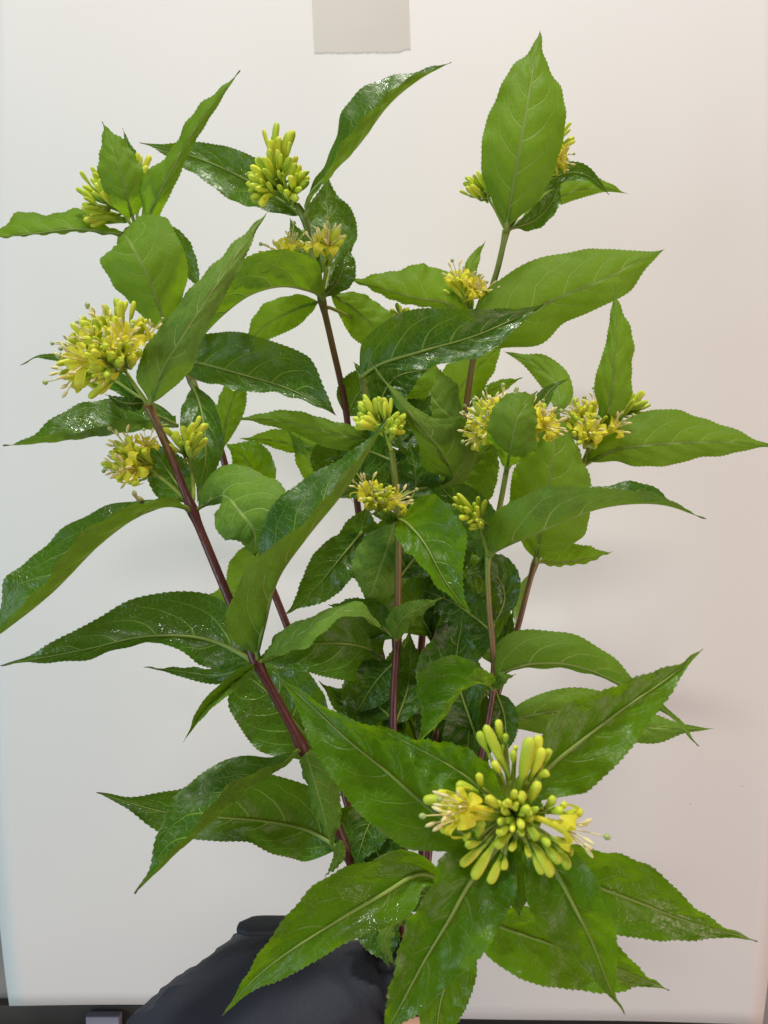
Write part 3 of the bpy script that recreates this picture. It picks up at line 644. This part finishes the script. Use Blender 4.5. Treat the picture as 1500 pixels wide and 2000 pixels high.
leaf('H', [(910,1765,12.5),(825,1705,13.5),(750,1744,14),(630,1816,14.5),(550,1868,14.5),(494,1915,14),(434,1984,13.5)], V_(0,0,.15,20,.32,62,.5,46,.68,40,.85,20,1,0), V_(0,0,.14,10,.25,55,.42,86,.6,56,.8,24,.92,10,1,0), 1, mat='ywet')
leaf('H', [(905,1775,12.3),(885,1880,12),(860,1960,12),(848,2075,12)], 52, 48, 1, mat='ymid', pk=.5)
leaf('H', [(850,1900,8.5),(790,1790,8.4),(752,1830,8.6),(772,1890,8)], 14, 14, 0, mat='dry', pk=.6)
leaf('H', [(1004,1640,16.0),(1008,1590,16.3),(1012,1515,16)], 60, 55, 1, mat='ymid', pk=.45)
leaf('H', [(1030,1605,16.2),(960,1600,16.3),(890,1585,16)], 50, 48, 1, mat='ymid', pk=.4)
leaf('H', [(1003,1585,16.9),(1006,1680,17.0),(1014,1790,16.6)], 60, 60, 1, mat='ymid', pk=.5)
leaf('E', [(792,1800,4.5),(745,1745,6.2),(690,1672,6.4)], 52, 52, 1, mat='dry', pk=.5)
leaf('A', [(712,1760,5.5),(738,1810,7.2),(760,1890,7.6)], 40, 44, 1, mat='dry', pk=.5)
leaf('F', [(870,1780,3.6),(820,1750,6.5),(760,1790,7)], 45, 45, 1, mat='dry', pk=.5)
leaf('E', [(783,1640,4),(730,1600,5),(690,1700,6)], 45, 45, 1, mat='dry', pk=.5)
leaf('E', [(783,1600,4),(800,1560,6),(720,1490,7)], 50, 50, 1, mat='dry', pk=.5)
leaf('D', [(826,1500,-.2),(850,1400,1),(820,1300,1)], 40, 40, 1, mat='dry', pk=.5)

# ------------------------------------------------------------------ flowers
def bud_mesh(seed):
    r = random.Random(seed); seg = 10
    prof_ = [(0, .28), (.07, .44), (.18, .46), (.30, .60), (.45, .84), (.62, .96), (.78, 1.0), (.89, .92), (.96, .66), (1.0, .10)]
    V = []; F = []; bx = r.uniform(-.10, .10); by = r.uniform(-.10, .10)
    for (z, q) in prof_:
        for k in range(seg):
            a = 2 * math.pi * k / seg; rr = q * 0.15 * (1 + (0.07 if k % 2 else -0.05) * min(1, z * 1.5))
            V.append((rr * math.cos(a) + bx * z * z, rr * math.sin(a) + by * z * z, z))
    for i in range(len(prof_) - 1):
        for k in range(seg):
            a = i*seg + k; b = i*seg + (k+1) % seg; F.append((a, b, b + seg, a + seg))
    F.append(tuple(range(seg))[::-1]); F.append(tuple((len(prof_)-1)*seg + k for k in range(seg)))
    me = mesh_from(V, F); me.materials.append(M_BUD); return me
BUDS = [bud_mesh(i) for i in range(5)]

def flower_mesh(seed):
    """open five lobed corolla with stamens and a style with a round stigma; unit length tube along +Z"""
    r = random.Random(seed); parts = []
    seg = 10; pr = [(0, .05), (.08, .085), (.2, .07), (.45, .09), (.7, .13), (.9, .18), (1.0, .22)]
    V = []; F = []
    for (z, q) in pr:
        for k in range(seg): a = 2*math.pi*k/seg; V.append((q*math.cos(a), q*math.sin(a), z))
    for i in range(len(pr) - 1):
        for k in range(seg): a = i*seg+k; b = i*seg+(k+1) % seg; F.append((a, b, b+seg, a+seg))
    parts.append((V, F, 0))
    for p in range(5):
        a0 = 2*math.pi*(p + r.uniform(-.12, .12))/5; out = r.uniform(.5, .85); curl = r.uniform(.25, .75)
        V = []; F = []; m = 8
        for i in range(m + 1):
            s = i / m; w = (.15 + .06*math.sin(math.pi*min(1, s*1.2))) * (1 - max(0, s-.75)**2*9)
            ang = s * (1.3 + curl); rad = .17 + out*math.sin(min(ang, 1.9))*.62; z = .92 + .34*math.sin(ang*1.25)*(.9) - .30*s*s*curl*2
            for j in (-1, -.5, 0, .5, 1):
                th = j * w; rr = rad + .05*(abs(j))*.6
                zz = z + .05*abs(j)
                V.append((rr*math.cos(a0) - th*math.sin(a0), rr*math.sin(a0) + th*math.cos(a0), zz))
        for i in range(m):
            for j in range(4): a = i*5+j; F.append((a, a+1, a+6, a+5))
        parts.append((V, F, 0))
    for p in range(5):
        a0 = 2*math.pi*(p+.5 + r.uniform(-.2, .2))/5; L = r.uniform(.45, .72); sp = r.uniform(.25, .5)
        path = [(.08*math.cos(a0)*(1+0*i) + math.cos(a0)*sp*(i/6)**1.3, .08*math.sin(a0) + math.sin(a0)*sp*(i/6)**1.3, .85 + L*i/6) for i in range(7)]
        v, f = tube_data(path, [.022]*7, 5); parts.append((v, f, 1))
        e = np.array(path[-1]); dv = np.array(path[-1]) - np.array(path[-2]); dv /= np.linalg.norm(dv)
        dv = dv + np.array([r.uniform(-.5, .5), r.uniform(-.5, .5), 0]); dv /= np.linalg.norm(dv)
        pa = [e + dv*.30*(i/4 - .4) for i in range(5)]
        v, f = tube_data(pa, [.02, .05, .055, .05, .018], 6); parts.append((v, f, 2))
    path = [(.02*i, .03*math.sin(i*.5), .85 + 1.05*i/7) for i in range(8)]
    v, f = tube_data(path, [.02]*8, 5); parts.append((v, f, 1))
    e = np.array(path[-1]); pa = [e + np.array([0, 0, (i-2)*.042]) for i in range(5)]
    v, f = tube_data(pa, [.03, .075, .09, .075, .03], 8); parts.append((v, f, 3))
    V, F, mi = joined(parts)
    me = mesh_from(V, F, mi=mi)
    for m in (M_PETAL, M_FIL, M_ANTH, M_STIG): me.materials.append(m)
    return me
FLOWERS = [flower_mesh(20 + i) for i in range(4)]

def place(name, me, parent, org, base, tip, width=None, roll=0.0):
    d = Vector(tip) - Vector(base); L = d.length
    q = d.to_track_quat('Z', 'Y') @ Quaternion((0, 0, 1), roll)
    w = L if width is None else width
    o = bpy.data.objects.new(name, me); col.objects.link(o); o.parent = parent
    o.location = Vector(base) - Vector(org); o.rotation_mode = 'QUATERNION'; o.rotation_quaternion = q; o.scale = (w, w, L)
    return o

def cluster(key, stalk, groups, seed, size=1.0):
    """stalk: px,py,z points from the node to the hub.  groups: (hubx, huby, hubz, tipx, tipy, tipz, spread px, buds, open flowers)"""
    r = random.Random(seed); S = STEMS[key]; org = S['org']; parts = []
    sp, dist, sr = nearest(key, P(*stalk[0]))
    pth = catmull([tuple(sp)] + [tuple(P(*p)) for p in stalk] if dist > 0.002 else [tuple(P(*p)) for p in stalk], 16)
    v, f = tube_data(pth - org, np.linspace(.0011, .0008, 16), 6); parts.append((v, f, 0))
    todo = []
    for (hx, hy, hz, tx, ty, tz, spr, nb, nf) in groups:
        hub = P(hx, hy, hz); tip = P(tx, ty, tz); ax = tip - hub; La = ax.length
        rad = 1.15 * size * spr / FPX * (D0 - tz * .01)
        q = ax.to_track_quat('Z', 'Y')
        g = catmull([tuple(pth[-1]), tuple(Vector(pth[-1]).lerp(hub, .6)), tuple(hub)], 8)
        v, f = tube_data(g - org, np.linspace(.0008, .0006, 8), 5); parts.append((v, f, 0))
        n = nb + nf; off = r.random() * 6.28
        for i in range(n):
            rr = math.sqrt((i + .5) / n); th = off + i * 2.39996
            isf = i >= n - nf if n > nf else True
            bl = (0.0158 if not isf else 0.0120) * size * r.uniform(.72, 1.12)
            if not isf and r.random() < .32: bl *= .62
            e = q @ Vector((math.cos(th) * rr * rad, math.sin(th) * rr * rad, La * (1.0 - .30 * rr * rr + r.uniform(-.22, .10)) - (0.004 if isf else 0)))
            e = hub + e
            dirn = (e - hub).normalized() + Vector((r.uniform(-.2, .2), r.uniform(-.2, .2), r.uniform(-.2, .2)))
            dirn = (dirn * 1.0 + (q @ Vector((0, 0, 1))) * .2).normalized()
            b = e - dirn * bl
            todo.append((isf, b, e, bl)); 
            m = hub.lerp(b, .6) ; g = catmull([tuple(hub), tuple(m - dirn * .0005), tuple(b + dirn * .0008)], 5)
            v, f = tube_data(g - org, np.linspace(.0006, .0007, 5), 5); parts.append((v, f, 0))
    V, F, mi = joined(parts)
    c = link('flower_cluster', mesh_from(V, F), S['root'], [M_PED])
    for isf, b, e, bl in todo:
        if isf: place('flower', r.choice(FLOWERS), c, org, b, e, bl * 1.0, r.random() * 6.28)
        else: place('bud', r.choice(BUDS), c, org, b, e, bl * r.uniform(.58, .76) * (1 if bl > .010 else 1.25), r.random() * 6.28)
    return c

# A: big open head and two side clusters
cluster('A', [(289,790,6.1),(265,755,6.3),(245,725,6.5)], [
    (215,690,6.5, 135,625,7.5, 34, 9, 3), (215,700,6.5, 118,730,8, 34, 7, 4), (230,690,7, 190,620,8.5, 36, 9, 2),
    (225,715,7.5, 190,700,10.5, 38, 10, 2), (240,690,6, 240,570,6, 26, 7, 0), (250,700,6, 285,605,6.5, 18, 4, 1),
    (245,715,7.5, 250,670,10, 26, 6, 1), (225,725,6.5, 160,765,7.5, 24, 8, 0)], 1, 1.12)
cluster('A', [(372,985,7),(335,950,6.5),(310,930,6.2)], [(295,915,6.2, 205,890,7, 36, 12, 2), (290,910,6.4, 235,870,8, 30, 7, 3), (295,925,6, 230,925,6.5, 22, 8, 0)], 2)
cluster('A', [(376,980,6.8),(376,930,6),(368,895,6)], [(362,880,6, 312,838,6.8, 16, 5, 0), (365,880,6, 400,822,6.5, 24, 7, 0), (365,885,6, 360,845,7.5, 22, 6, 0)], 3)
# C
cluster('C', [(268,455,-.5),(250,430,-.3),(240,415,-.2)], [(220,400,-.2, 160,345,.2, 34, 12, 0), (215,405,.3, 165,375,1.5, 30, 9, 0), (225,425,-.2, 158,420,.4, 20, 10, 0), (258,370,-1.5, 285,300,-1.5, 20, 7, 0), (240,370,-1, 205,320,-1, 18, 5, 0)], 4, 1.18)
# B top, axil
cluster('B', [(585,410,-.5),(570,385,-.5),(560,365,-.4)], [
    (545,350,-.4, 545,250,-.3, 30, 10, 0), (548,350,0, 540,290,1.5, 36, 11, 0), (535,365,-.3, 488,318,.3, 22, 8, 0),
    (530,375,0, 490,365,1, 26, 11, 0), (565,370,0, 600,325,.8, 20, 7, 0), (570,380,0, 578,345,1.5, 26, 9, 0)], 5, 1.22)
cluster('B', [(628,583,-.9),(634,545,-.4),(636,515,-.2)], [(642,495,.2, 665,445,.8, 20, 8, 0), (638,490,.2, 630,436,1.0, 18, 2, 3)], 6, 1.15)
cluster('B', [(626,580,-1.2),(580,530,-1),(562,510,-.8)], [(560,500,-.8, 546,462,-.5, 16, 1, 2)], 7, 1.15)
# D
cluster('D', [(989,447,-3.2),(1030,380,-4),(1060,320,-4)], [(1065,300,-4, 1110,245,-4, 32, 10, 0), (1070,310,-4, 1112,290,-3.8, 26, 5, 2), (1050,300,-4, 1090,220,-4, 16, 3, 0)], 8)
cluster('D', [(986,445,-3),(965,405,-3.2),(955,390,-3.2)], [(950,385,-3.2, 912,345,-2.8, 26, 15, 0), (960,340,-3.5, 960,265,-3.5, 8, 2, 0)], 9)
cluster('D', [(940,640,-3.6),(915,610,-3.6),(908,590,-3.5)], [(905,580,-3.5, 885,535,-3, 22, 9, 1), (908,580,-3.5, 925,530,-3, 26, 6, 4)], 10, 1.2)
cluster('B', [(640,600,-1.2),(740,640,-3.5),(785,635,-4)], [(785,630,-4, 780,592,-4, 20, 8, 0)], 11)
# G
cluster('G', [(1145,897,-2),(1148,880,-1.8)], [(1145,865,-1.6, 1115,795,-1, 26, 10, 2), (1150,865,-1.5, 1165,800,-.6, 36, 11, 3), (1140,865,-1.4, 1140,830,1, 32, 9, 0), (1160,850,-2, 1125,768,-1.8, 22, 3, 3)], 12, 1.12)
cluster('G', [(1148,885,-2),(1190,840,-2.2),(1210,815,-2.2)], [(1212,812,-2.2, 1262,772,-2, 30, 13, 0), (1210,805,-2.2, 1235,755,-2.2, 16, 4, 0)], 13)
# F
cluster('F', [(990,912,4.5),(985,870,4),(980,850,3.8)], [(970,845,3.8, 918,796,4.6, 36, 7, 5), (975,845,3.8, 962,782,4.2, 28, 6, 4), (975,855,3.8, 920,832,4.6, 18, 5, 2)], 14, 1.12)
cluster('F', [(992,910,4.3),(1025,860,3.5),(1040,840,3.3)], [(1042,835,3.3, 1070,795,3.6, 24, 4, 4)], 15, 1.12)
cluster('F', [(954,1085,4.6),(945,1050,5),(938,1025,5.2)], [(935,1015,5.2, 880,970,6, 20, 5, 0), (938,1010,5.2, 930,970,5.6, 16, 4, 0), (930,1015,5.6, 905,1000,7, 20, 8, 0), (940,1030,5.3, 915,1020,6, 14, 5, 0)], 16)
# E
cluster('E', [(765,882,4.5),(755,850,4.6),(750,835,4.7)], [(740,830,4.7, 698,780,5, 22, 8, 0), (735,835,4.8, 695,815,5.6, 20, 8, 0), (755,830,4.7, 745,765,4.6, 20, 7, 0), (760,835,4.8, 790,815,5.6, 22, 8, 0), (765,845,4.9, 775,825,6, 16, 7, 0)], 17)
cluster('E', [(777,1012,4.4),(755,995,5),(745,988,5.2)], [(725,980,5.2, 702,952,6, 18, 2, 2), (755,985,5.2, 765,948,6, 18, 2, 2), (740,990,5.4, 738,965,6.6, 28, 11, 0)], 18)

# H: the head that faces the camera, its buds set one by one (numbers from a 3x enlargement)
def front_head():
    S = STEMS['H']; org = S['org']; r = random.Random(5); hub = P(1005, 1592, 18.6)
    Z = lambda x, y, z: P(750 + x / 3, 1350 + y / 3, z)
    B = [(740,520,600,200,1.15),(690,310,662,172,.9),(612,360,543,248,1),(716,310,714,246,.7),(770,350,771,318,.6),(690,490,650,425,.9),
         (795,600,850,258,1.5),(868,470,918,268,1.2),(850,525,930,345,1.2),(935,430,972,345,.9),(895,505,964,465,1),(758,430,763,362,.8),
         (850,668,888,535,1.2),(818,655,823,586,.9),(690,690,612,620,1.1),(735,668,700,650,.8),(575,605,418,530,1.15),(568,565,565,500,.9),
         (420,640,236,630,1.2),(420,600,318,592,.8),(718,738,520,682,1.2),(520,630,420,590,1),(392,715,310,698,1),(560,690,545,630,1),(548,860,560,770,1.1),(420,800,325,815,1),
         (600,895,448,1020,1.1),(655,880,515,1105,1.3),(692,945,630,1138,1.15),(708,960,713,1050,.85),(752,815,660,925,1.15),(570,880,492,912,.95),
         (515,820,468,870,.9),(772,870,755,930,.8),(720,810,660,845,.9),(855,870,1005,1080,1.3),(925,890,1035,1000,1.1),(985,880,1108,1025,1.2),
         (868,940,920,1080,1),(832,755,890,868,1.1),(830,890,838,975,.7),(1045,905,1115,940,1),(900,830,980,900,.9),(960,850,1085,900,1),
         (940,685,1015,628,1),(960,710,1055,682,1),(1040,715,1168,722,1.1),(1030,690,1075,660,.8),(830,740,850,700,.7),(780,690,772,650,.6)]
    for i in range(16):
        a = i * 2.4; q = 18 + 5.2 * i; B.append((770 + q * .7 * math.cos(a), 725 + q * .7 * math.sin(a), 770 + (q + 42) * math.cos(a), 722 + (q + 42) * math.sin(a), r.uniform(.6, .95)))
    parts = []; todo = []
    for (bx, by, tx, ty, w) in B:
        dist = math.hypot((bx + tx) / 2 - 770, (by + ty) / 2 - 720)
        zb = 19.0 - dist / 900; zt_ = zb + .55 + r.uniform(-.2, .25) - dist / 1500
        b = Z(bx, by, zb); e = Z(tx, ty, zt_)
        m = hub.lerp(b, .55) + Vector((0, .002, 0))
        g = catmull([tuple(hub), tuple(m), tuple(b)], 7); v, f = tube_data(g - org, [.0006]*7, 5); parts.append((v, f, 0))
        todo.append(('bud', b, e, w))
    for (bx, by, tx, ty, z0, z1, w) in [(640,745,420,730,19,19.5,1),(830,720,1075,805,19,19.3,1),(640,700,470,670,19.2,19.7,.9)]:
        b = Z(bx, by, z0); e = Z(tx, ty, z1); g = catmull([tuple(hub), tuple(hub.lerp(b, .5)), tuple(b)], 5)
        v, f = tube_data(g - org, [.0006]*5, 5); parts.append((v, f, 0)); todo.append(('flower', b, e, w))
    V, F, mi = joined(parts)
    c = link('flower_cluster', mesh_from(V, F), S['root'], [M_PED])
    for nm, b, e, w in todo:
        L = (e - b).length
        if nm == 'bud': place('bud', r.choice(BUDS), c, org, b, e, (0.0080 * w + L * 0.09), r.random() * 6.28)
        else: place('flower', r.choice(FLOWERS), c, org, b, e, 0.0105 * w, r.random() * 6.28)
front_head()

# a withered flower lying on a leaf
pth = catmull([tuple(P(279, 983, 9.2)), tuple(P(272, 975, 9.3)), tuple(P(264, 968, 9.4)), tuple(P(261, 957, 9.4))], 10)
v, f = tube_data(pth - pth[0], np.array([.5, 1, 1.2, 1.1, .8, .6, .7, .9, .7, .2]) * .0013, 8)
o = link('fallen_floret', mesh_from(v, f), None, [simple('withered', (0.42, 0.42, 0.16), .6, .2, c2=(0.20, 0.12, 0.05), scale=150)])
o.location = pth[0]; tag(o, 'tiny withered floret lying on the drooping wet leaf', 'floret')

# ------------------------------------------------------------------ the person holding the bunch
M_SKIN = simple('skin', (0.60, 0.34, 0.25), 0.5, 0.35, c2=(0.52, 0.26, 0.19), scale=90, bump=0.2)
def cloth_material():
    k = NT('navy_cloth'); tc = k.n('ShaderNodeTexCoord')
    wv = k.n('ShaderNodeTexNoise', i_Scale=900.0, i_Detail=2.0); k.l(tc.outputs['Object'], wv.inputs['Vector'])
    n = k.n('ShaderNodeTexNoise', i_Scale=24.0, i_Detail=4.0); k.l(tc.outputs['Object'], n.inputs['Vector'])
    c = k.mix(n.outputs[0], (0.021, 0.023, 0.033), (0.032, 0.035, 0.050)); c = k.mix(k.math('MULTIPLY', wv.outputs[0], .3), c, (0.036, 0.037, 0.05))
    h = k.math('MULTIPLY_ADD', n.outputs[0], 8.0, wv.outputs[0])
    b = k.n('ShaderNodeBump', i_Strength=0.5, i_Distance=0.0006); k.l(h, b.inputs['Height'])
    pb = k.n('ShaderNodeBsdfPrincipled'); k.l(c, pb.inputs['Base Color']); pb.inputs['Roughness'].default_value = 0.62
    pb.inputs['Specular IOR Level'].default_value = 0.20; k.l(b.outputs[0], pb.inputs['Normal'])
    return k.out(pb.outputs[0])
M_CLOTH = cloth_material()
def person():
    root = empty('person', P(740, 2120, 4)); org = root.location.copy()
    tag(root, 'person in a dark navy long sleeved jacket gripping the stems, only the arm in view', 'person')
    # hand: palm left of the bundle, four fingers closed round its front, thumb behind
    sk = []; ed = []; rad = []
    def add(p, r_, par=None):
        sk.append(tuple(p - org)); rad.append(r_)
        if par is not None: ed.append((par, len(sk) - 1))
        return len(sk) - 1
    w0 = add(P(560, 2230, 5), .026); w1 = add(P(650, 2180, 4.6), .024, w0); pc = add(P(715, 2140, 4.2), .026, w1)
    for i, (y, ln) in enumerate([(2040, 1.0), (2105, 1.08), (2170, 1.02), (2230, .85)]):
        k0 = add(P(735, y + 10, 4.8), .0125, pc)
        k1 = add(P(752, y - 4, 7.4), .0095, k0); k2 = add(P(752 + 62 * ln, y - 12, 8.7), .0088, k1)
        k3 = add(P(752 + 118 * ln, y - 8, 7.2), .0080, k2); add(P(752 + 120 * ln, y - 2, 5.2), .0066, k3)
    t0 = add(P(745, 2090, 2.2), .014, pc); t1 = add(P(770, 2045, .6), .011, t0); t2 = add(P(820, 2020, -.4), .0095, t1); add(P(862, 2012, .4), .0075, t2)
    me = bpy.data.meshes.new('hand'); me.from_pydata(sk, ed, [])
    o = bpy.data.objects.new('hand', me); col.objects.link(o); o.parent = root
    m = o.modifiers.new('skin', 'SKIN'); m.use_smooth_shade = True
    for i, sv in enumerate(me.skin_vertices[0].data): sv.radius = (rad[i], rad[i]); sv.use_root = (i == 0)
    s = o.modifiers.new('sub', 'SUBSURF'); s.levels = 2; s.render_levels = 2
    me.materials.append(M_SKIN)
    # sleeve
    ax = catmull([tuple(P(150, 2430, 7.5)), tuple(P(325, 2255, 6.8)), tuple(P(470, 2112, 6.2)), tuple(P(560, 2052, 5.6)), tuple(P(690, 2040, 4.8)), tuple(P(757, 2040, 4.4))], 70)
    rd = np.interp(np.linspace(0, 1, 70), [0, .3, .55, .75, .9, 1], [.052, .052, .050, .0500, .0485, .0470])
    T = np.gradient(ax, axis=0); T /= np.linalg.norm(T, axis=1)[:, None]
    V = []; F = []; seg = 64
    for i in range(70):
        up = np.array([0, 0, 1.0]); up = up - T[i] * np.dot(up, T[i]); up /= np.linalg.norm(up); sd = np.cross(T[i], up)
        t = i / 69
        for k in range(seg):
            a = 2 * math.pi * k / seg
            w = 0.0030 * math.sin(4 * t * 3.1 + 1.8 * math.sin(a + 1.1) + 2.0 * a) * (0.4 + .6 * math.sin(a * 1.5 + 2 * t) ** 2) + 0.0016 * math.sin(15 * t + 3 * math.sin(a * 2)) + 0.0004 * math.sin(47 * t - 2 * a)
            w += 0.0050 * (1 - abs(math.sin(5.5 * t + 1.3 * math.sin(1.3 * a) + 0.9 * a))) ** 4 + 0.0035 * (1 - abs(math.sin(8.0 * t - 1.1 * a + 0.6))) ** 5
            w -= 0.0030 * math.exp(-((t - .90 - .02 * math.sin(a * 2)) / .010) ** 2)
            rr = rd[i] + w
            V.append(ax[i] + rr * (up * math.cos(a) + sd * math.sin(a)) - np.array(org))
    for i in range(69):
        for k in range(seg):
            a = i*seg + k; b = i*seg + (k+1) % seg; F.append((a, b, b + seg, a + seg))
    so = link('sleeve', mesh_from(V, F), root, [M_CLOTH])
    m = so.modifiers.new('thick', 'SOLIDIFY'); m.thickness = 0.0018; m.offset = -1
    # buttoned tab standing off the cuff
    V = []; F = []; nt_ = 16
    for i in range(nt_ + 1):
        t = i / nt_; c = P(463 + 130 * t, 1811 + 5 * math.sin(3.1 * t) - 16 * t, 7.2 - 1.2 * t)
        h = .0035 + .0022 * min(1, t * 6)
        for j in (-1, -.4, .3, 1):
            V.append(np.array(c) + np.array([0, j * .007, -.0006 * j * j + .0010 * math.sin(5 * t)]) * (0.35 + 0.65 * min(1, t * 5)) - np.array(org))
    for i in range(nt_):
        for j in range(3): a = i*4+j; F.append((a, a+1, a+5, a+4))
    tb = link('cuff_tab', mesh_from(V, F), so, [M_CLOTH])
    m = tb.modifiers.new('thick', 'SOLIDIFY'); m.thickness = 0.0032; m.offset = 0
    b = tb.modifiers.new('bevel', 'BEVEL'); b.width = .0012; b.segments = 2
person()
